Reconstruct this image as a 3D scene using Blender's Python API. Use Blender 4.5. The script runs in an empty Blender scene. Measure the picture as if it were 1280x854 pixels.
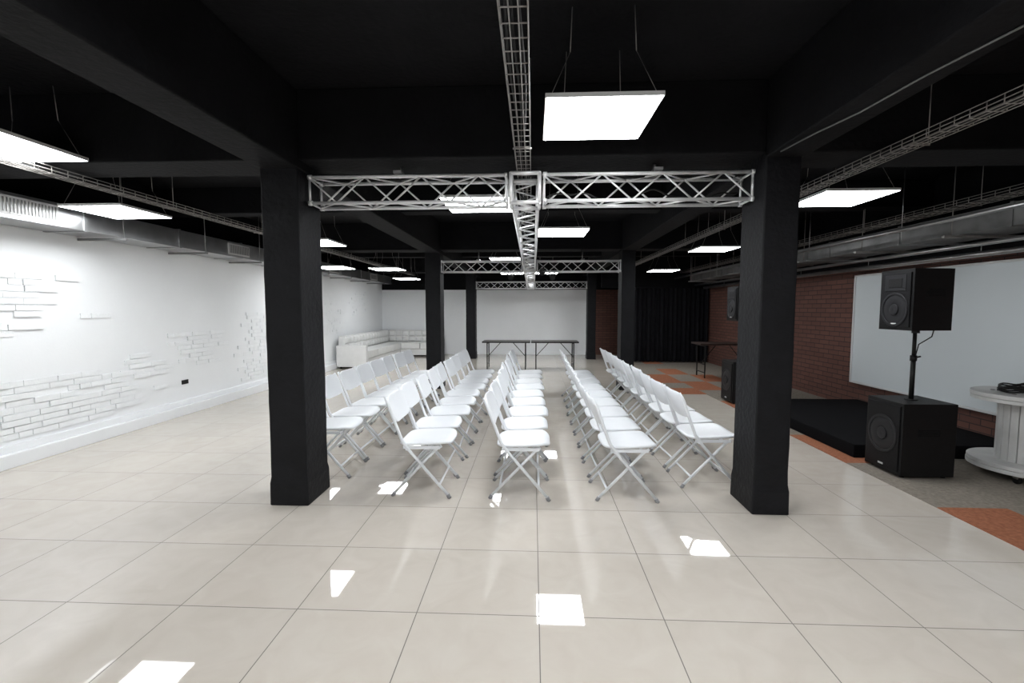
import bpy, bmesh, math, random
from mathutils import Vector, Matrix
random.seed(7)
scene = bpy.context.scene
scene.view_settings.view_transform = 'Standard'
COL = scene.collection

# ---------------------------------------------------------------- materials
def mat(name, color, rough=0.5, metal=0.0, noise=None, bump=None, emit=None, spec=0.5):
    m = bpy.data.materials.new(name); m.use_nodes = True
    nt = m.node_tree; b = nt.nodes['Principled BSDF']
    b.inputs['Base Color'].default_value = (*color, 1)
    b.inputs['Roughness'].default_value = rough
    b.inputs['Metallic'].default_value = metal
    b.inputs['Specular IOR Level'].default_value = spec
    tc = nt.nodes.new('ShaderNodeTexCoord')
    if noise:
        sc, amt = noise
        n = nt.nodes.new('ShaderNodeTexNoise'); n.inputs['Scale'].default_value = sc
        n.inputs['Detail'].default_value = 5
        nt.links.new(tc.outputs['Object'], n.inputs['Vector'])
        r = nt.nodes.new('ShaderNodeMapRange')
        r.inputs['From Min'].default_value = 0.3; r.inputs['From Max'].default_value = 0.7
        r.inputs['To Min'].default_value = 1-amt; r.inputs['To Max'].default_value = 1+amt
        nt.links.new(n.outputs['Fac'], r.inputs['Value'])
        v = nt.nodes.new('ShaderNodeVectorMath'); v.operation = 'SCALE'
        v.inputs[0].default_value = color
        nt.links.new(r.outputs['Result'], v.inputs['Scale'])
        nt.links.new(v.outputs['Vector'], b.inputs['Base Color'])
    if bump:
        sc, st, dist = bump
        n = nt.nodes.new('ShaderNodeTexNoise'); n.inputs['Scale'].default_value = sc
        n.inputs['Detail'].default_value = 6
        nt.links.new(tc.outputs['Object'], n.inputs['Vector'])
        bp = nt.nodes.new('ShaderNodeBump'); bp.inputs['Strength'].default_value = st
        bp.inputs['Distance'].default_value = dist
        nt.links.new(n.outputs['Fac'], bp.inputs['Height'])
        nt.links.new(bp.outputs['Normal'], b.inputs['Normal'])
    if emit:
        b.inputs['Emission Color'].default_value = (*emit[0], 1)
        b.inputs['Emission Strength'].default_value = emit[1]
    return m

M_black   = mat('black_paint', (0.005,0.005,0.006), 0.8, noise=(3,0.3), bump=(25,0.4,0.015), spec=0.15)
M_column  = mat('black_plaster', (0.005,0.005,0.0065), 0.6, noise=(8,0.3), bump=(28,0.5,0.012), spec=0.22)
M_white   = mat('white_wall_paint', (0.85,0.865,0.88), 0.65, noise=(1.5,0.02), bump=(40,0.15,0.005))
M_slip    = mat('white_brick_slip', (0.85,0.865,0.88), 0.65, noise=(12,0.03), bump=(50,0.5,0.006))
M_plastic = mat('white_plastic', (0.80,0.82,0.85), 0.35, noise=(4,0.02))
M_tubew   = mat('white_enamel_tube', (0.76,0.78,0.81), 0.3, noise=(4,0.02))
M_foot    = mat('grey_rubber', (0.25,0.25,0.26), 0.7, noise=(20,0.1))
M_alu     = mat('aluminium', (0.76,0.76,0.77), 0.4, 0.4, noise=(15,0.08))
M_galv    = mat('galvanised_steel', (0.45,0.455,0.46), 0.28, 0.95, noise=(6,0.12), bump=(3,0.2,0.02))
M_dkduct  = mat('dull_steel', (0.25,0.25,0.25), 0.42, 0.7, noise=(6,0.2))
M_wire    = mat('wire_steel', (0.30,0.285,0.27), 0.45, 0.5, noise=(10,0.1))
M_spk     = mat('speaker_black', (0.006,0.006,0.0065), 0.5, noise=(30,0.2), bump=(120,0.5,0.003), spec=0.3)
M_grill   = mat('speaker_grille', (0.007,0.007,0.008), 0.55, 0.3, noise=(60,0.3), bump=(300,0.6,0.002), spec=0.3)
M_cone    = mat('speaker_cone', (0.014,0.014,0.016), 0.45, noise=(10,0.2), spec=0.3)
M_rubber  = mat('black_rubber', (0.006,0.006,0.006), 0.5, noise=(10,0.2), spec=0.3)
M_stage   = mat('stage_carpet', (0.005,0.005,0.006), 0.95, noise=(60,0.3), bump=(200,0.5,0.004), spec=0.1)
M_carpet  = mat('taupe_carpet', (0.22,0.195,0.165), 0.95, noise=(40,0.2), bump=(200,0.5,0.004), spec=0.1)
M_orange  = mat('orange_carpet', (0.30,0.12,0.068), 0.95, noise=(40,0.2), bump=(200,0.5,0.004), spec=0.1)
M_screen  = mat('screen_fabric', (0.58,0.62,0.64), 0.8, noise=(1,0.02))
M_curtain = mat('curtain_cloth', (0.006,0.006,0.008), 0.9, noise=(10,0.3), bump=(150,0.4,0.003), spec=0.2)
M_leather = mat('white_leather', (0.74,0.74,0.73), 0.35, noise=(8,0.03), bump=(80,0.2,0.003))
M_ttop    = mat('dark_laminate', (0.012,0.011,0.011), 0.35, noise=(12,0.2))
M_brown   = mat('brown_wood', (0.025,0.012,0.009), 0.45, noise=(9,0.3))
M_wood    = mat('painted_wood', (0.62,0.62,0.61), 0.6, noise=(7,0.08), bump=(15,0.4,0.01))
M_grille  = mat('vent_white', (0.7,0.7,0.7), 0.5, noise=(5,0.03))
M_cablew  = mat('white_cable', (0.14,0.14,0.14), 0.5, noise=(5,0.05))
M_emit    = mat('led_diffuser', (0.9,0.9,0.9), 0.5, emit=((0.96,0.985,1.0), 24.0))
M_frame   = mat('panel_frame', (0.6,0.6,0.6), 0.4, noise=(5,0.02))

def floor_material():
    m = bpy.data.materials.new('polished_porcelain_tiles'); m.use_nodes = True
    nt = m.node_tree; N = nt.nodes; L = nt.links; b = N['Principled BSDF']
    tc = N.new('ShaderNodeTexCoord'); sep = N.new('ShaderNodeSeparateXYZ')
    L.new(tc.outputs['Object'], sep.inputs[0])
    def M(op, a, bb=None, c=None):
        n = N.new('ShaderNodeMath'); n.operation = op
        for i, v in enumerate((a, bb, c)):
            if v is None: continue
            if isinstance(v, (int, float)): n.inputs[i].default_value = v
            else: L.new(v, n.inputs[i])
        return n.outputs[0]
    gx = M('DIVIDE', M('SUBTRACT', sep.outputs['X'], 0.035), 0.6)
    gy = M('DIVIDE', M('SUBTRACT', sep.outputs['Y'], 2.145), 0.6)
    fx = M('ABSOLUTE', M('SUBTRACT', M('FRACT', gx), 0.5))
    fy = M('ABSOLUTE', M('SUBTRACT', M('FRACT', gy), 0.5))
    edge = M('GREATER_THAN', M('MAXIMUM', fx, fy), 0.5-0.0038)
    comb = N.new('ShaderNodeCombineXYZ')
    L.new(M('FLOOR', gx), comb.inputs[0]); L.new(M('FLOOR', gy), comb.inputs[1])
    wn = N.new('ShaderNodeTexWhiteNoise'); L.new(comb.outputs[0], wn.inputs['Vector'])
    ofs = N.new('ShaderNodeVectorMath'); ofs.operation = 'MULTIPLY_ADD'
    L.new(wn.outputs['Color'], ofs.inputs[0]); ofs.inputs[1].default_value = (9, 9, 9)
    L.new(tc.outputs['Object'], ofs.inputs[2])
    ns = N.new('ShaderNodeTexNoise'); ns.inputs['Scale'].default_value = 5
    ns.inputs['Detail'].default_value = 8; ns.inputs['Distortion'].default_value = 1.2
    L.new(ofs.outputs[0], ns.inputs['Vector'])
    ramp = N.new('ShaderNodeValToRGB')
    ramp.color_ramp.elements[0].position = 0.3; ramp.color_ramp.elements[0].color = (0.555,0.505,0.445,1)
    ramp.color_ramp.elements[1].position = 0.7; ramp.color_ramp.elements[1].color = (0.595,0.55,0.49,1)
    L.new(ns.outputs['Fac'], ramp.inputs[0])
    var = N.new('ShaderNodeVectorMath'); var.operation = 'SCALE'
    L.new(ramp.outputs[0], var.inputs[0])
    L.new(M('ADD', M('MULTIPLY', wn.outputs['Value'], 0.05), 0.975), var.inputs['Scale'])
    mix = N.new('ShaderNodeMix'); mix.data_type = 'RGBA'
    L.new(edge, mix.inputs['Factor']); L.new(var.outputs[0], mix.inputs[6])
    mix.inputs[7].default_value = (0.10,0.085,0.07,1)
    L.new(mix.outputs[2], b.inputs['Base Color'])
    L.new(M('MULTIPLY_ADD', edge, 0.6, 0.025), b.inputs['Roughness'])
    nb = N.new('ShaderNodeTexNoise'); nb.inputs['Scale'].default_value = 2.0; nb.inputs['Detail'].default_value = 0
    L.new(ofs.outputs[0], nb.inputs['Vector'])
    bp0 = N.new('ShaderNodeBump'); bp0.inputs['Strength'].default_value = 0.06; bp0.inputs['Distance'].default_value = 0.004
    L.new(nb.outputs['Fac'], bp0.inputs['Height'])
    bp = N.new('ShaderNodeBump'); bp.inputs['Strength'].default_value = 0.4
    bp.inputs['Distance'].default_value = 0.003; bp.invert = True
    L.new(edge, bp.inputs['Height']); L.new(bp0.outputs[0], bp.inputs['Normal']); L.new(bp.outputs[0], b.inputs['Normal'])
    b.inputs['IOR'].default_value = 1.9
    return m
M_floor = floor_material()

def brick_material():
    m = bpy.data.materials.new('red_brick'); m.use_nodes = True
    nt = m.node_tree; N = nt.nodes; L = nt.links; b = N['Principled BSDF']
    tc = N.new('ShaderNodeTexCoord'); sep = N.new('ShaderNodeSeparateXYZ')
    L.new(tc.outputs['Object'], sep.inputs[0])
    ad = N.new('ShaderNodeMath'); ad.operation = 'ADD'
    L.new(sep.outputs['X'], ad.inputs[0]); L.new(sep.outputs['Y'], ad.inputs[1])
    cb = N.new('ShaderNodeCombineXYZ'); L.new(ad.outputs[0], cb.inputs[0]); L.new(sep.outputs['Z'], cb.inputs[1])
    br = N.new('ShaderNodeTexBrick'); L.new(cb.outputs[0], br.inputs['Vector'])
    br.inputs['Scale'].default_value = 1.0
    br.inputs['Brick Width'].default_value = 0.25; br.inputs['Row Height'].default_value = 0.075
    br.inputs['Mortar Size'].default_value = 0.006
    br.inputs['Color1'].default_value = (0.095,0.038,0.028,1)
    br.inputs['Color2'].default_value = (0.125,0.053,0.038,1)
    br.inputs['Mortar'].default_value = (0.03,0.017,0.014,1)
    L.new(br.outputs['Color'], b.inputs['Base Color'])
    b.inputs['Roughness'].default_value = 0.8
    bp = N.new('ShaderNodeBump'); bp.inputs['Distance'].default_value = 0.01; bp.invert = True
    L.new(br.outputs['Fac'], bp.inputs['Height']); L.new(bp.outputs[0], b.inputs['Normal'])
    return m
M_brick = brick_material()

# ---------------------------------------------------------------- mesh builder
class MB:
    def __init__(s): s.bm = bmesh.new()
    def box(s, x0,x1,y0,y1,z0,z1, m=0, mtx=None):
        vs = [s.bm.verts.new((x,y,z)) for x in (x0,x1) for y in (y0,y1) for z in (z0,z1)]
        if mtx is not None:
            for v in vs: v.co = mtx @ v.co
        for q in ((0,1,3,2),(4,6,7,5),(0,4,5,1),(2,3,7,6),(0,2,6,4),(1,5,7,3)):
            f = s.bm.faces.new([vs[i] for i in q]); f.material_index = m
    def tube(s, p, q, r, m=0, seg=8, r2=None):
        p=Vector(p); q=Vector(q); d=q-p
        if d.length < 1e-6: return
        r2 = r if r2 is None else r2
        n=d.normalized(); a = n.orthogonal().normalized(); b=n.cross(a)
        A=[];B=[]
        for i in range(seg):
            t=2*math.pi*i/seg; o=a*math.cos(t)+b*math.sin(t)
            A.append(s.bm.verts.new(p+o*r)); B.append(s.bm.verts.new(q+o*r2))
        for i in range(seg):
            j=(i+1)%seg
            f=s.bm.faces.new((A[i],A[j],B[j],B[i])); f.material_index=m; f.smooth=True
        f=s.bm.faces.new(A[::-1]); f.material_index=m
        f=s.bm.faces.new(B); f.material_index=m
    def path(s, pts, r, m=0, seg=8):
        pts=[Vector(p) for p in pts]; rings=[]
        n0=(pts[1]-pts[0]).normalized(); a=n0.orthogonal().normalized()
        for i,p in enumerate(pts):
            if i==0: t=pts[1]-p
            elif i==len(pts)-1: t=p-pts[i-1]
            else: t=(pts[i+1]-p).normalized()+(p-pts[i-1]).normalized()
            t.normalize(); a=(a-t*a.dot(t)).normalized(); b=t.cross(a)
            rings.append([s.bm.verts.new(p+(a*math.cos(2*math.pi*k/seg)+b*math.sin(2*math.pi*k/seg))*r) for k in range(seg)])
        for A,B in zip(rings,rings[1:]):
            for i in range(seg):
                j=(i+1)%seg
                f=s.bm.faces.new((A[i],A[j],B[j],B[i])); f.material_index=m; f.smooth=True
        s.bm.faces.new(rings[0][::-1]).material_index=m
        s.bm.faces.new(rings[-1]).material_index=m
    def slab(s, hx, hy, n, th, disp, mtx, m=0, seg=40):
        """rounded superellipse slab with a displaced surface"""
        rings=[(0.35,1),(0.7,1),(0.9,1),(0.97,0.85),(1.0,0.4)]
        def pt(p,k,sgn,e):
            t=2*math.pi*k/seg; c=math.cos(t); q=math.sin(t)
            x=hx*p*math.copysign(abs(c)**(2/n),c); y=hy*p*math.copysign(abs(q)**(2/n),q)
            return mtx @ Vector((x,y,disp(x,y)+sgn*e*th/2))
        sides=[]
        for sgn in (1,-1):
            c=s.bm.verts.new(mtx @ Vector((0,0,disp(0,0)+sgn*th/2)))
            R=[[s.bm.verts.new(pt(p,k,sgn,e)) for k in range(seg)] for p,e in rings]
            for k in range(seg):
                j=(k+1)%seg
                fs=[(c,R[0][k],R[0][j])]+[(A[k],B[k],B[j],A[j]) for A,B in zip(R,R[1:])]
                for q in fs:
                    q=q if sgn>0 else q[::-1]
                    f=s.bm.faces.new(q); f.material_index=m; f.smooth=True
            sides.append(R[-1])
        for k in range(seg):
            j=(k+1)%seg
            f=s.bm.faces.new((sides[0][k],sides[1][k],sides[1][j],sides[0][j])); f.material_index=m; f.smooth=True
    def mesh(s, name, mats):
        bmesh.ops.recalc_face_normals(s.bm, faces=s.bm.faces[:])
        me=bpy.data.meshes.new(name); s.bm.to_mesh(me); s.bm.free()
        for x in mats: me.materials.append(x)
        return me
    def obj(s, name, mats, bevel=None, seg=2):
        o=bpy.data.objects.new(name, s.mesh(name, mats)); COL.objects.link(o)
        if bevel:
            b=o.modifiers.new('bevel','BEVEL'); b.width=bevel; b.segments=seg; b.limit_method='ANGLE'
        return o

def simple_box(name, *a, m, bevel=None):
    b=MB(); b.box(*a); return b.obj(name,[m],bevel)

# ---------------------------------------------------------------- room
XL,XR,YF,YB,ZC = -4.95,4.85,-4.0,15.0,3.05
simple_box('floor', XL-0.1,XR+0.1,YF-0.1,YB+0.1,-0.1,0, m=M_floor)
simple_box('ceiling', XL-0.1,XR+0.1,YF-0.1,YB+0.1,ZC,ZC+0.1, m=M_black)
simple_box('wall_left', XL-0.1,XL,YF,YB,0,ZC, m=M_white)
simple_box('wall_right', XR,XR+0.1,YF,YB,0,ZC, m=M_brick)
simple_box('wall_front', XL-0.1,XR+0.1,YF-0.1,YF,0,ZC, m=M_white)
b=MB(); b.box(XL-0.1,1.75,YB,YB+0.1,0,ZC,0); b.box(1.75,XR+0.1,YB,YB+0.1,0,ZC,1); b.obj('wall_back',[M_white,M_brick])
# black-painted upper bands of the walls
simple_box('trim_1', XL,XL+0.012,YF,YB,2.36,ZC, m=M_black)
simple_box('trim_2', XR-0.012,XR,YF,YB,2.08,ZC, m=M_black)
simple_box('trim_3', XL+0.012,XR-0.012,YB-0.012,YB,2.10,ZC, m=M_black)
b=MB(); b.box(XL,XL+0.09,YF,YB,0,0.13); b.box(XL,XL+0.035,YF,YB,0.13,0.2); b.obj('baseboard_left',[M_white],0.006)
simple_box('baseboard_back', XL+0.09,1.75,YB-0.02,YB,0,0.1, m=M_white)

# carpet field
b=MB()
xs=[3.03,3.53,4.03,4.53,XR-0.001]
ys=[YF+0.001]+[ -3.5+k*1.0 for k in range(18)]+[YB-0.001]
for ci in range(4):
    for yi in range(len(ys)-1):
        y0,y1=ys[yi],ys[yi+1]
        idx=round(y0-0.5)
        if ci==0: o=1 if idx%2==0 else 0
        elif ci==1: o=1 if idx in (7,9) else 0
        elif ci==2: o=1 if idx in (6,8) else 0
        else: o=0
        b.box(xs[ci],xs[ci+1],y0,y1,0,0.006,o)
b.box(2.43,3.03,8.1,8.7,0,0.006,1); b.box(2.43,3.03,9.3,10.5,0,0.006,1); b.box(1.83,2.43,10.5,11.1,0,0.006,1)
b.box(2.43,3.03,8.7,9.3,0,0.006,0); b.box(2.43,3.03,10.5,14.99,0,0.006,0)
b.obj('carpet_tiles',[M_carpet,M_orange])

# stage
b=MB(); b.box(3.2,XR-0.001,4.66,7.05,0.006,0.14); b.obj('stage_platform',[M_stage],0.008)

# columns
CD=0.355
def column(x0,x1,y0):
    y1=y0+CD
    b=MB(); prof=[(0,0.012),(0.17,0.010),(0.22,0.002),(2.6,0.0)]
    rings=[]
    for z,e in prof:
        rings.append([b.bm.verts.new(c) for c in ((x0-e,y0-e,z),(x1+e,y0-e,z),(x1+e,y1+e,z),(x0-e,y1+e,z))])
    for A,B in zip(rings,rings[1:]):
        for i in range(4): b.bm.faces.new((A[i],A[(i+1)%4],B[(i+1)%4],B[i]))
    b.bm.faces.new(rings[0][::-1]); b.bm.faces.new(rings[-1])
    bmesh.ops.subdivide_edges(b.bm, edges=[e for e in b.bm.edges if abs(e.verts[0].co.z-e.verts[1].co.z)>1], cuts=24)
    for v in b.bm.verts:
        if 0.2<v.co.z<2.55: v.co.x+=random.uniform(-.002,.002); v.co.y+=random.uniform(-.002,.002)
    return b.obj('column',[M_column],0.01)
rows=[3.33,8.45,13.6]
for y in rows:
    column(-1.975,-1.70,y); column(1.60,1.84,y)
# beams
b=MB(); b.box(-1.98,-1.69,YF,YB,2.5,ZC); b.obj('beam_longitudinal',[M_black],0.01)
b=MB(); b.box(1.60,1.86,YF,YB,2.53,ZC); b.obj('beam_longitudinal',[M_black],0.01)
for y in rows+[-1.8]:
    b=MB(); b.box(XL+0.012,-1.98,y,y+0.39,2.56,ZC); b.box(-1.69,1.60,y,y+0.39,2.56,ZC); b.box(1.86,XR-0.012,y,y+0.39,2.56,ZC)
    b.obj('beam_transverse',[M_black],0.01)
for y in (5.9,11.0):
    b=MB(); b.box(XL+0.012,-1.98,y,y+0.25,2.72,ZC); b.box(-1.69,1.60,y,y+0.25,2.72,ZC); b.box(1.86,XR-0.012,y,y+0.25,2.72,ZC)
    b.obj('beam_transverse',[M_black],0.01)

# ---------------------------------------------------------------- brick slips on left and back wall
def slips(name, regions, axis):
    b=MB(); bh=0.062; bw=0.25
    for (a0,a1,z0,z1,dens) in regions:
        nr=int((z1-z0)/bh)
        for r in range(nr):
            z=z0+r*bh
            w0=a0+random.random()*(a1-a0)*0.3; w1=a1-random.random()*(a1-a0)*0.3
            a=w0-(r%2)*bw/2
            while a<w1:
                L=bw*random.choice((1,1,0.5,1.3))
                if random.random()<dens:
                    d=random.uniform(0.009,0.022)
                    if axis=='x': b.box(XL,XL+d,a+0.003,a+L-0.003,z+0.004,z+bh-0.003)
                    else: b.box(a+0.003,a+L-0.003,YB-d,YB,z+0.004,z+bh-0.003)
                a+=L
    b.obj(name,[M_slip],0.002)
slips('brick_relief',[(2.2,4.85,1.22,1.85,0.85),(4.7,5.25,1.38,1.5,0.9),(2.4,6.0,0.24,0.82,0.9),(5.3,5.9,0.62,0.95,0.9),
   (6.1,7.1,0.66,1.2,0.9),(7.5,9.0,0.25,1.45,0.9),(9.6,11.2,1.2,2.0,0.85),(10.0,12.0,0.85,1.5,0.8),(12.3,13.8,1.3,2.0,0.8)],'x')
slips('brick_relief',[(-3.0,-2.0,1.1,1.8,0.7)],'y')
simple_box('wall_outlet', XL,XL+0.012,6.24,6.36,0.42,0.48, m=M_rubber, bevel=0.003)

# ---------------------------------------------------------------- light panels
PMC={}
def panel_mesh(z):
    b=MB(); h=0.3; top=ZC-z
    b.box(-h,h,-h,h,0.0,0.022,0)
    b.box(-h+0.006,h-0.006,-h+0.006,h-0.006,-0.002,0.0,1)
    for sx in (-1,1):
        for sy in (-1,1):
            b.tube((sx*0.27,sy*0.27,0.022),(sx*0.17,sy*0.22,0.26),0.0018,2,5)
            b.tube((sx*0.17,sy*0.22,0.26),(sx*0.16,sy*0.21,top),0.003,2,5)
    b.box(-0.08,0.08,-0.03,0.03,0.022,0.05,2)
    return b.mesh('ceiling_light_panel',[M_frame,M_emit,M_wire])
def panel(cx,cy,z=2.42):
    if z not in PMC: PMC[z]=panel_mesh(z)
    o=bpy.data.objects.new('ceiling_light_panel',PMC[z]); COL.objects.link(o); o.location=(cx,cy,z)
    return o
for p in [(0.36,2.73,2.56),(-0.49,4.22),(0.36,5.78),(-0.55,9.3,2.47),(0.35,12.2),(-0.55,12.2),
          (-3.53,3.0,2.56),(-4.02,4.38),(-2.90,6.12,2.36),(-2.97,9.4,2.29),(-3.9,9.0,2.29),(-3.4,12.4,2.29),
          (2.75,4.35,2.47),(2.84,7.5),(3.0,10.9,2.36),
          (0.36,-0.6),(-3.53,0.0),(3.08,0.6),(-1.2,-3),(2.6,-3),(-3.53,-3),(-1.0,0.9,2.7),(1.0,0.9,2.7)]:
    panel(*p)

# ---------------------------------------------------------------- trusses
def truss(name, p0, p1, w=0.19, h=0.19, pitch=0.21, r=0.0135, rb=0.007):
    p0=Vector(p0); p1=Vector(p1); d=(p1-p0); L=d.length; n=d.normalized()
    up=Vector((0,0,1)); side=n.cross(up).normalized(); up=side.cross(n)
    c=lambda t,a,bb: p0+n*t+side*(a*w/2)+up*(bb*h/2)
    b=MB(); C=[(-1,-1),(1,-1),(1,1),(-1,1)]
    for a in C: b.tube(c(0,*a),c(L,*a),r,0,10)
    k=max(2,int(L/pitch)); st=L/k
    for i in range(4):
        A=C[i]; B=C[(i+1)%4]
        for j in range(k):
            t0=j*st; t1=t0+st
            q=(A,B) if (j+i)%2==0 else (B,A)
            b.tube(c(t0,*q[0]),c(t1,*q[1]),rb,0,6)
    for t in (0.01,L-0.01):
        for i in range(4): b.tube(c(t,*C[i]),c(t,*C[(i+1)%4]),rb*1.3,0,6)
        for a in C: b.tube(c(t-0.012 if t>1 else 0,*a),c(t+0.01 if t>1 else 0.03,*a),r*1.4,0,10)
    return b.obj(name,[M_alu])
truss('lighting_truss',(-1.685,3.56,2.375),(-0.19,3.56,2.375))
truss('lighting_truss',(0.07,3.56,2.375),(1.585,3.56,2.375))
truss('lighting_truss',(-0.06,3.69,2.375),(-0.06,8.43,2.28))
truss('lighting_truss',(-0.06,8.70,2.27),(-0.06,13.6,2.18))
for y,z in ((8.56,2.26),(13.75,2.18)):
    truss('lighting_truss',(-1.685,y,z),(-0.19,y,z)); truss('lighting_truss',(0.07,y,z),(1.585,y,z))
for y,z in ((3.56,2.375),(8.56,2.27),(13.75,2.18)):
    b=MB()
    s=0.105
    cs=[(x,yy,zz) for x in (-s,s) for yy in (-s,s) for zz in (-s,s)]
    for i in range(8):
        for j in range(i+1,8):
            if sum(abs(cs[i][k]-cs[j][k])>1e-6 for k in range(3))==1: b.tube(cs[i],cs[j],0.015,0,8)
    b.tube((-s,-s,-s),(s,s,-s),0.008); b.tube((-s,-s,s),(-s,s,-s),0.008); b.tube((s,-s,s),(s,s,-s),0.008)
    o=b.obj('truss_corner_block',[M_alu]); o.location=(-0.06,y,z)
# cable along truss
b=MB(); pts=[]
for i in range(60):
    t=i/59; pts.append((-1.6+3.15*t,3.60+0.05*math.sin(t*23),2.488+0.016*math.sin(t*31)+0.012*math.sin(t*57)))
b.path(pts,0.007,0,6)
pts=[]
for i in range(40):
    t=i/39; pts.append((0.1+1.4*t,3.52+0.03*math.sin(t*20),2.32+0.03*math.sin(t*14)+0.01*math.sin(t*37)))
b.path(pts,0.006,0,6)
pts=[(-0.1+0.03*math.sin(i),3.7+i*0.25,2.385-i*0.005+0.02*math.sin(i*1.7)) for i in range(36)]
b.path(pts,0.008,0,6)
b.obj('power_cable',[M_rubber])
for x,y,z,tp in ((-1.0,3.56,2.485,2.56),(0.9,3.56,2.485,2.56),(-1.0,8.56,2.37,2.56),(0.9,8.56,2.37,2.56)):
    b=MB(); b.tube((x,y,z+0.01),(x,y,tp),0.012); b.box(x-0.03,x+0.03,y-0.13,y+0.13,z,z+0.02)
    b.obj('truss_hanger',[M_dkduct])
for x,y,z in ((0.35,8.5,2.10),(-0.4,8.5,2.10),(0.15,7.7,2.13)):
    b=MB(); b.tube((x,y-0.10,z-0.05),(x,y+0.08,z-0.01),0.045,0,16); b.tube((x,y-0.12,z-0.055),(x,y-0.10,z-0.05),0.05,0,16)
    b.path([(x-0.06,y,z-0.03),(x-0.06,y,z+0.03),(x,y,z+0.06),(x+0.06,y,z+0.03),(x+0.06,y,z-0.03)],0.006)
    b.obj('stage_spotlight',[M_rubber])

# ---------------------------------------------------------------- wire trays
def tray(name,x0,x1,ya,yb,z0,h=0.05,step=0.09,r=0.003,hang=True):
    b=MB()
    for xx,zz in ((x0,z0+h),(x0,z0+h/2),(x0,z0),((2*x0+x1)/3,z0),((x0+2*x1)/3,z0),(x1,z0),(x1,z0+h/2),(x1,z0+h)):
        b.tube((xx,ya,zz),(xx,yb,zz),r,0,5)
    y=ya
    while y<yb:
        b.tube((x0,y,z0+h),(x0,y,z0),r,0,5); b.tube((x0,y,z0),(x1,y,z0),r,0,5); b.tube((x1,y,z0),(x1,y,z0+h),r,0,5)
        y+=step
    y=ya+0.5
    while y<yb:
        b.tube((x0-0.01,y,z0-0.004),(x1+0.01,y,z0-0.004),0.006,0,5)
        if hang: b.tube((x1,y,z0),(x1,y,ZC),0.003,0,5)
        y+=1.5
    for k in range(3):
        xx=x0+(k+1)*(x1-x0)/4
        b.path([(xx+0.008*math.sin(i*1.3+k),ya+(yb-ya)*i/30,z0+0.012+0.004*math.sin(i+k)) for i in range(31)],0.006,1,5)
    return b.obj(name,[M_wire,M_rubber])
tray('cable_tray',-0.12,-0.02,-3.5,5.5,2.505,h=0.04)
tray('cable_tray',2.3,2.40,-3.5,14,2.49)
tray('cable_tray',-3.66,-3.56,-3.5,14,2.49,step=0.12)

# cable clipped on the right beam
b=MB(); b.path([(1.63,3.2,2.524),(1.66,2.9,2.523),(1.72,2.6,2.524),(1.74,2.2,2.523),(1.80,1.8,2.524),(1.80,1.2,2.523),(1.84,0.6,2.523)],0.005,0,6)
b.obj('surface_cable',[M_cablew])

# ---------------------------------------------------------------- left duct
b=MB()
b.box(-4.93,-4.5,-3.8,14.6,2.27,2.49,0)
y=-3.0
while y<14.5:
    b.box(-4.935,-4.49,y,y+0.03,2.26,2.50,0)
    b.box(-4.935,-4.40,y+0.35,y+0.38,2.225,2.25,1)
    b.tube((-4.42,y+0.365,2.24),(-4.42,y+0.365,ZC),0.005,1,6)
    y+=1.25
for yy in (3.75,6.7,10.1,12.7):      # grilles
    b.box(-4.5,-4.488,yy,yy+0.5,2.30,2.46,2)
    for k in range(16): b.box(-4.489,-4.482,yy+0.03+k*0.029,yy+0.04+k*0.029,2.32,2.44,1)
b.obj('air_duct',[M_galv,M_dkduct,M_grille])
# right duct & pipes
b=MB()
b.box(4.2,4.7,-3.8,12.6,2.22,2.42,0)
y=-3.2
while y<12.4:
    b.box(4.19,4.71,y,y+0.03,2.21,2.43,0)
    b.box(4.05,4.8,y+0.5,y+0.53,2.185,2.21,1)
    b.tube((4.13,y+0.515,2.19),(4.13,y+0.515,ZC),0.005,1,6)
    y+=1.25
b.obj('air_duct',[M_dkduct,M_wire])
b=MB()
b.tube((4.35,-3.9,2.12),(4.35,12.7,2.12),0.022,0,10)
b.tube((4.6,-3.9,2.05),(4.6,12.7,2.05),0.03,0,10)
b.tube((3.8,-3.9,2.30),(3.8,12.7,2.30),0.02,0,10)
y=-3.0
while y<12.5:
    b.box(3.77,4.65,y,y+0.02,2.145,2.16,0); b.tube((3.8,y+0.01,2.16),(3.8,y+0.01,ZC),0.004,0,6); b.tube((4.6,y+0.01,2.07),(4.6,y+0.01,2.15),0.004,0,6)
    y+=1.6
b.obj('pipe_run',[M_galv])
tray('cable_tray',3.92,4.1,-3.5,12.6,2.44,step=0.12)

# ---------------------------------------------------------------- right wall screen
b=MB()
b.box(XR-0.05,XR-0.012,4.0,7.13,0.41,1.96,0)
for z0,z1 in ((0.385,0.41),(1.96,1.985)): b.box(XR-0.06,XR-0.001,3.97,7.16,z0,z1,1)
for y0,y1 in ((3.97,4.0),(7.13,7.16)): b.box(XR-0.06,XR-0.001,y0,y1,0.385,1.985,1)
b.obj('projection_screen',[M_screen,M_frame],0.003)
# curtain
b=MB(); n=260; A=[];B=[]
for i in range(n+1):
    t=i/n; x=2.75+t*2.05; y=12.9+0.05*math.sin(t*2*math.pi*17)+0.02*math.sin(t*41+1)
    A.append(b.bm.verts.new((x,y,0.03))); B.append(b.bm.verts.new((x,12.9+0.7*(y-12.9),2.05)))
for i in range(n):
    f=b.bm.faces.new((A[i],A[i+1],B[i+1],B[i])); f.smooth=True
b.tube((2.7,12.9,2.06),(4.8,12.9,2.06),0.015,0,8)
b.obj('stage_curtain',[M_curtain])
simple_box('trim_4', 1.9,4.83,12.97,13.05,2.08,ZC, m=M_black)

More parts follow.
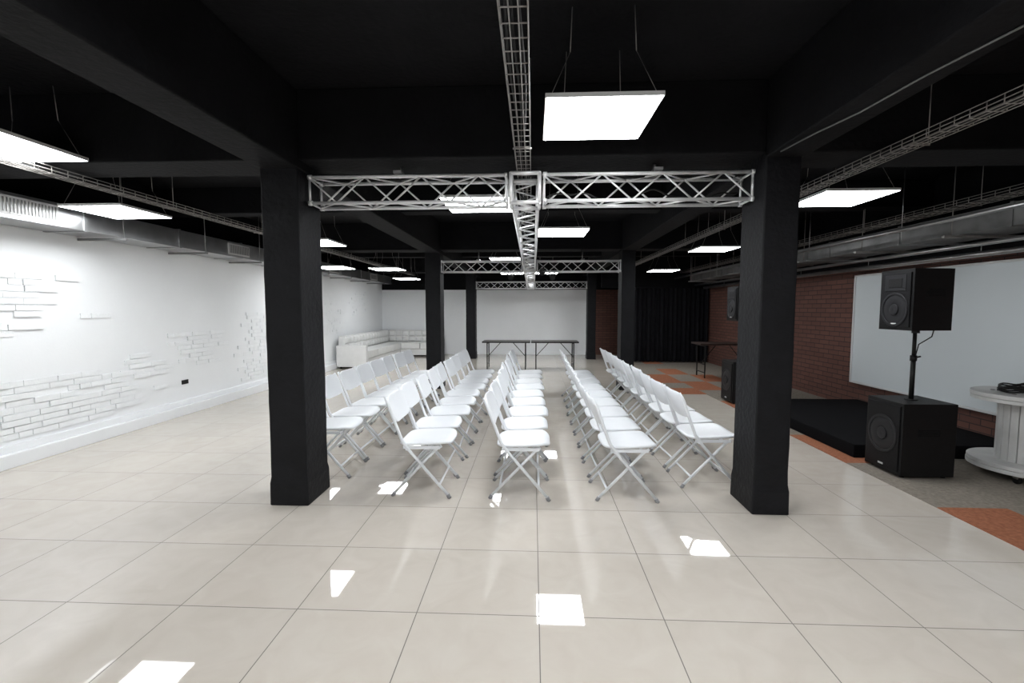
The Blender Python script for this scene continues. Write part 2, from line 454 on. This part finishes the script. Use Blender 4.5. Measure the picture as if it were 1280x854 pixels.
# ---------------------------------------------------------------- chairs
def chair_mesh():
    b=MB()
    for s in (-1,1):
        y=s*0.215
        b.path([(-0.27,y*0.93,0.80),(-0.245,y,0.75),(-0.135,y,0.455),(-0.09,y,0.39),(0.235,y,0.012)],0.0125,1,8)
        y2=s*0.188
        b.path([(0.17,y2,0.41),(0.13,y2,0.385),(-0.225,y2,0.012)],0.0115,1,8)
        b.tube((0.237,y,0.0),(0.220,y,0.03),0.016,2,8); b.tube((-0.228,y2,0.0),(-0.21,y2,0.03),0.015,2,8)
        b.box(-0.13,0.16,y-0.008*s-0.004,y-0.008*s+0.004,0.39,0.415,1)
        b.tube((-0.10,s*0.225,0.39),(-0.10,s*0.18,0.39),0.01,1,8)
    b.tube((0.155,-0.215,0.104),(0.155,0.215,0.104),0.009,1,8)
    b.tube((-0.15,-0.188,0.092),(-0.15,0.188,0.092),0.009,1,8)
    b.tube((0.13,-0.188,0.385),(0.13,0.188,0.385),0.009,1,8)
    m=Matrix.Translation((0.035,0,0.430))@Matrix.Rotation(math.radians(-2.5),4,'Y')
    b.slab(0.212,0.220,4.5,0.026,lambda x,y:0.012*((x/0.2)**2*0.4+(y/0.22)**2)-0.008-(0.02*max(0,(x-0.15)/0.06)**2),m,0)
    t=math.radians(21)
    up=Vector((-math.sin(t),0,math.cos(t))); wid=Vector((0,1,0)); nor=wid.cross(up)
    R=Matrix((( wid.x,up.x,nor.x,-0.222),(wid.y,up.y,nor.y,0),(wid.z,up.z,nor.z,0.695),(0,0,0,1)))
    b.slab(0.222,0.115,4.0,0.020,lambda x,y:-0.030*(1-(x/0.222)**2)+0.006+0.01*abs(y/0.115)**3,R,0)
    return b.mesh('folding_chair',[M_plastic,M_tubew,M_foot])
CM=chair_mesh()
def chair(x,y,rot=0):
    o=bpy.data.objects.new('folding_chair',CM); COL.objects.link(o)
    o.location=(x,y,0); o.rotation_euler=(0,0,rot)
for X,Y0,n in ((-1.85,4.12,8),(-0.90,3.72,9),(-0.10,3.72,9),(0.72,3.72,9),(1.46,4.0,9)):
    for k in range(n):
        chair(X+random.uniform(-.015,.015), Y0+k*0.49+random.uniform(-.01,.01), math.radians(random.uniform(-3,3)))

# ---------------------------------------------------------------- folding tables at back
def ftable(name,x0,x1,y0,y1,h,top,legm,zb=0.0):
    b=MB(); b.box(x0,x1,y0,y1,h-0.035,h,0)
    for x,s in ((x0+0.12,1),(x1-0.12,-1)):
        for y in (y0+0.06,y1-0.06):
            b.tube((x,y,h-0.04),(x,y,zb),0.014,1,8)
        b.tube((x,y0+0.06,0.12),(x,y1-0.06,0.12),0.011,1,8)
        b.tube((x,y0+0.06,h-0.06),(x,y1-0.06,h-0.06),0.011,1,8)
        b.tube((x,(y0+y1)/2,0.3),(x+s*0.32,(y0+y1)/2,h-0.04),0.009,1,8)
        b.tube((x,y0+0.06,0.3),(x,y1-0.06,0.3),0.011,1,8)
    b.obj(name,[top,legm],0.004)
ftable('folding_table',-1.24,-0.06,11.2,11.8,0.69,M_ttop,M_rubber)
ftable('folding_table',-0.04,1.12,11.2,11.8,0.69,M_ttop,M_rubber)
ftable('side_table',3.55,4.7,9.9,10.5,0.75,M_brown,M_rubber,0.006)

# ---------------------------------------------------------------- tufted corner sofa
b=MB()
sx0,sx1=-4.85,-4.10; sy0,sy1=11.15,14.9; xe=-2.9
b.box(sx0,sx1-0.02,sy0+0.12,sy1,0.05,0.24,0); b.box(sx1-0.02,xe,14.15,sy1,0.05,0.24,0)
b.box(sx0,sx1,sy0,sy0+0.14,0.05,0.58,0)                 # end arm
y=sy0+0.15
for k in range(4): b.box(sx0+0.22,sx1,y+0.012,y+0.71,0.25,0.43,0); y+=0.72
b.box(sx0+0.22,sx1,y+0.012,14.7,0.25,0.43,0)
x=sx1
for k in range(2): b.box(x+0.012,x+0.59,14.13,14.7,0.25,0.43,0); x+=0.60
b.box(sx0,sx0+0.17,sy0+0.14,sy1,0.24,0.80,0); b.box(sx0+0.17,xe,sy1-0.17,sy1,0.24,0.80,0)
def pillow(cx,cy,cz,hw,hh,d,axis):
    n=6; g=[]
    for i in range(n+1):
        row=[]
        for j in range(n+1):
            a=-1+2*i/n; c=-1+2*j/n; h=d*((1-a**4)*(1-c**4))**0.5
            p=(cx+h,cy+a*hw,cz+c*hh) if axis=='y' else (cx+a*hw,cy-h,cz+c*hh)
            row.append(b.bm.verts.new(p))
        g.append(row)
    for i in range(n):
        for j in range(n):
            f=b.bm.faces.new((g[i][j],g[i+1][j],g[i+1][j+1],g[i][j+1])); f.smooth=True
def tuft(a0,a1,axis):
    n=int(round((a1-a0)/0.22))
    for i in range(n):
        for j in range(2):
            w=(a1-a0)/n; c=a0+(i+0.5)*w; z=0.43+0.09+j*0.18
            if axis=='y': pillow(sx0+0.168,c,z,w/2,0.09,0.06,'y')
            else: pillow(c,sy1-0.168,z,w/2,0.09,0.06,'x')
tuft(sy0+0.15,sy1-0.2,'y'); tuft(sx0+0.2,xe-0.01,'x')
for x,y in ((sx0+0.08,sy0+0.08),(sx1-0.1,sy0+0.07),(xe-0.1,14.25),(xe-0.1,14.8),(sx1-0.1,13.9)): b.tube((x,y,0),(x,y,0.055),0.025,1,8)
b.obj('corner_sofa',[M_leather,M_rubber],0.015)

# ---------------------------------------------------------------- speakers (front faces -X)
def speaker(name,x0,x1,y0,y1,z0,z1,sub):
    b=MB(); tp=0.05 if not sub else 0.0
    F=[b.bm.verts.new(c) for c in ((x0,y0,z0),(x0,y1,z0),(x0,y1,z1),(x0,y0,z1))]
    Bk=[b.bm.verts.new(c) for c in ((x1,y0+tp,z0),(x1,y1-tp,z0),(x1,y1-tp,z1),(x1,y0+tp,z1))]
    b.bm.faces.new(F); b.bm.faces.new(Bk[::-1])
    for i in range(4):
        j=(i+1)%4; b.bm.faces.new((F[i],Bk[i],Bk[j],F[j]))
    w=y1-y0; h=z1-z0; yc=(y0+y1)/2
    b.box(x0-0.012,x0,y0+0.025,y1-0.025,z0+0.03,z1-0.03,1)
    xf=x0-0.012; r=min(w*0.4,0.19)
    zc=z0+h*0.52 if sub else z0+h*0.34
    def ring(zc,r0,r1,t,m):
        k=36
        v=[[b.bm.verts.new((xf-tt,yc+rr*math.cos(2*math.pi*i/k),zc+rr*math.sin(2*math.pi*i/k))) for i in range(k)] for rr,tt in ((r1,0),(r1,t),(r0,t),(r0,0.001))]
        for A,B in zip(v,v[1:]):
            for i in range(k):
                f=b.bm.faces.new((A[i],A[(i+1)%k],B[(i+1)%k],B[i])); f.material_index=m; f.smooth=True
    ring(zc,r*0.86,r,0.006,2); ring(zc,0.001,r*0.32,0.010,2); ring(zc,r*0.36,r*0.84,0.003,2)
    if not sub:
        hz=z0+h*0.78
        b.box(xf-0.004,xf,y0+0.07,y1-0.07,hz-0.07,hz+0.07,2)
        b.box(xf-0.007,xf-0.004,y0+0.11,y1-0.11,hz-0.04,hz+0.04,0)
    b.box(xf-0.004,xf,yc-0.03,yc+0.03,z0+0.045,z0+0.062,3)
    b.box((x0+x1)/2-0.09,(x0+x1)/2+0.09,y0-0.006+tp/2,y0+0.01+tp/2,z0+h*0.55,z0+h*0.55+0.07,1)
    b.box((x0+x1)/2-0.07,(x0+x1)/2+0.07,y0-0.009+tp/2,y0+0.0+tp/2,z0+h*0.55+0.02,z0+h*0.55+0.05,1)
    if sub:
        for xx in (x0+0.05,x1-0.05):
            for yy in (y0+0.05,y1-0.05): b.tube((xx,yy,z0-0.02),(xx,yy,z0),0.02,2,10)
    else:
        b.tube(((x0+x1)/2,yc,z0-0.03),((x0+x1)/2,yc,z0),0.03,2,12)
    return b.obj(name,[M_spk,M_grill,M_cone,M_frame],0.008)
def speaker_set(x,y):
    speaker('subwoofer',x-0.22,x+0.23,y-0.21,y+0.22,0.026,0.665,True)
    speaker('loudspeaker',x-0.18,x+0.19,y-0.19,y+0.19,1.30,1.835,False)
    b=MB(); b.tube((x,y,0.665),(x,y,1.05),0.019,0,12); b.tube((x,y,1.03),(x,y,1.27),0.015,0,12)
    b.tube((x,y,1.02),(x,y,1.07),0.026,0,12); b.tube((x,y,0.665),(x,y,0.675),0.05,0,16)
    b.path([(x+0.015,y,1.06),(x+0.03,y-0.01,1.17),(x+0.13,y-0.02,1.24),(x+0.16,y,1.295)],0.005,0,6)
    b.tube((x+0.02,y,1.05),(x+0.06,y,1.06),0.008,0,8)
    b.obj('speaker_pole',[M_rubber])
speaker_set(3.43,4.30)
speaker_set(3.32,7.45)

# ---------------------------------------------------------------- cable spool table
b=MB(); cx,cy,R=4.385,4.2,0.40
def disc(z0,z1,R):
    k=48
    A=[b.bm.verts.new((cx+R*math.cos(2*math.pi*i/k),cy+R*math.sin(2*math.pi*i/k),z0)) for i in range(k)]
    B=[b.bm.verts.new((v.co.x,v.co.y,z1)) for v in A]
    for i in range(k): b.bm.faces.new((A[i],A[(i+1)%k],B[(i+1)%k],B[i]))
    b.bm.faces.new(A[::-1]); b.bm.faces.new(B)
disc(0.08,0.115,R); disc(0.118,0.15,R-0.004)
disc(0.68,0.712,R-0.004); disc(0.715,0.75,R)
for i in range(22):
    t=2*math.pi*i/22; m=Matrix.Translation((cx,cy,0))@Matrix.Rotation(t,4,'Z')
    b.box(0.19,0.215,-0.027,0.027,0.15,0.68,0,m)
for i in range(6):
    t=2*math.pi*i/6+0.3; x=cx+0.25*math.cos(t); y=cy+0.25*math.sin(t)
    b.tube((x,y,0.75),(x,y,0.757),0.018,1,8)
for i in range(4):
    t=2*math.pi*i/4+0.6; x=cx+0.33*math.cos(t); y=cy+0.33*math.sin(t)
    b.tube((x-0.015,y,0.038),(x+0.015,y,0.038),0.032,2,14); b.box(x-0.025,x+0.025,y-0.02,y+0.02,0.05,0.08,1)
b.obj('cable_spool_table',[M_wood,M_wire,M_rubber],0.004)
b=MB()
for k in range(5):
    pts=[(cx-0.1+(0.16+0.012*math.sin(3*t+k))*math.cos(t),cy+(0.12+0.01*k*math.cos(2*t))*math.sin(t),0.768+0.013*k+0.006*math.sin(5*t+k)) for t in [2*math.pi*i/36 for i in range(37)]]
    b.path(pts,0.007,0,6)
b.obj('cable_coil',[M_rubber])
b=MB(); b.box(cx+0.10,cx+0.34,cy-0.12,cy+0.1,0.758,0.776,0); b.box(cx+0.12,cx+0.32,cy-0.1,cy+0.08,0.776,0.779,1); b.obj('tablet_device',[M_rubber,M_cone],0.003)

# ---------------------------------------------------------------- world + camera
w=bpy.data.worlds.new('World'); scene.world=w; w.use_nodes=True
w.node_tree.nodes['Background'].inputs[0].default_value=(0.02,0.02,0.022,1)
cam=bpy.data.cameras.new('camera'); co=bpy.data.objects.new('camera',cam); COL.objects.link(co)
cam.sensor_width=36; cam.lens=577/1280*36; cam.clip_start=0.05
co.location=(0,0,1.49)
co.rotation_euler=(math.radians(90-4.07),0,math.radians(2.58))
scene.camera=co
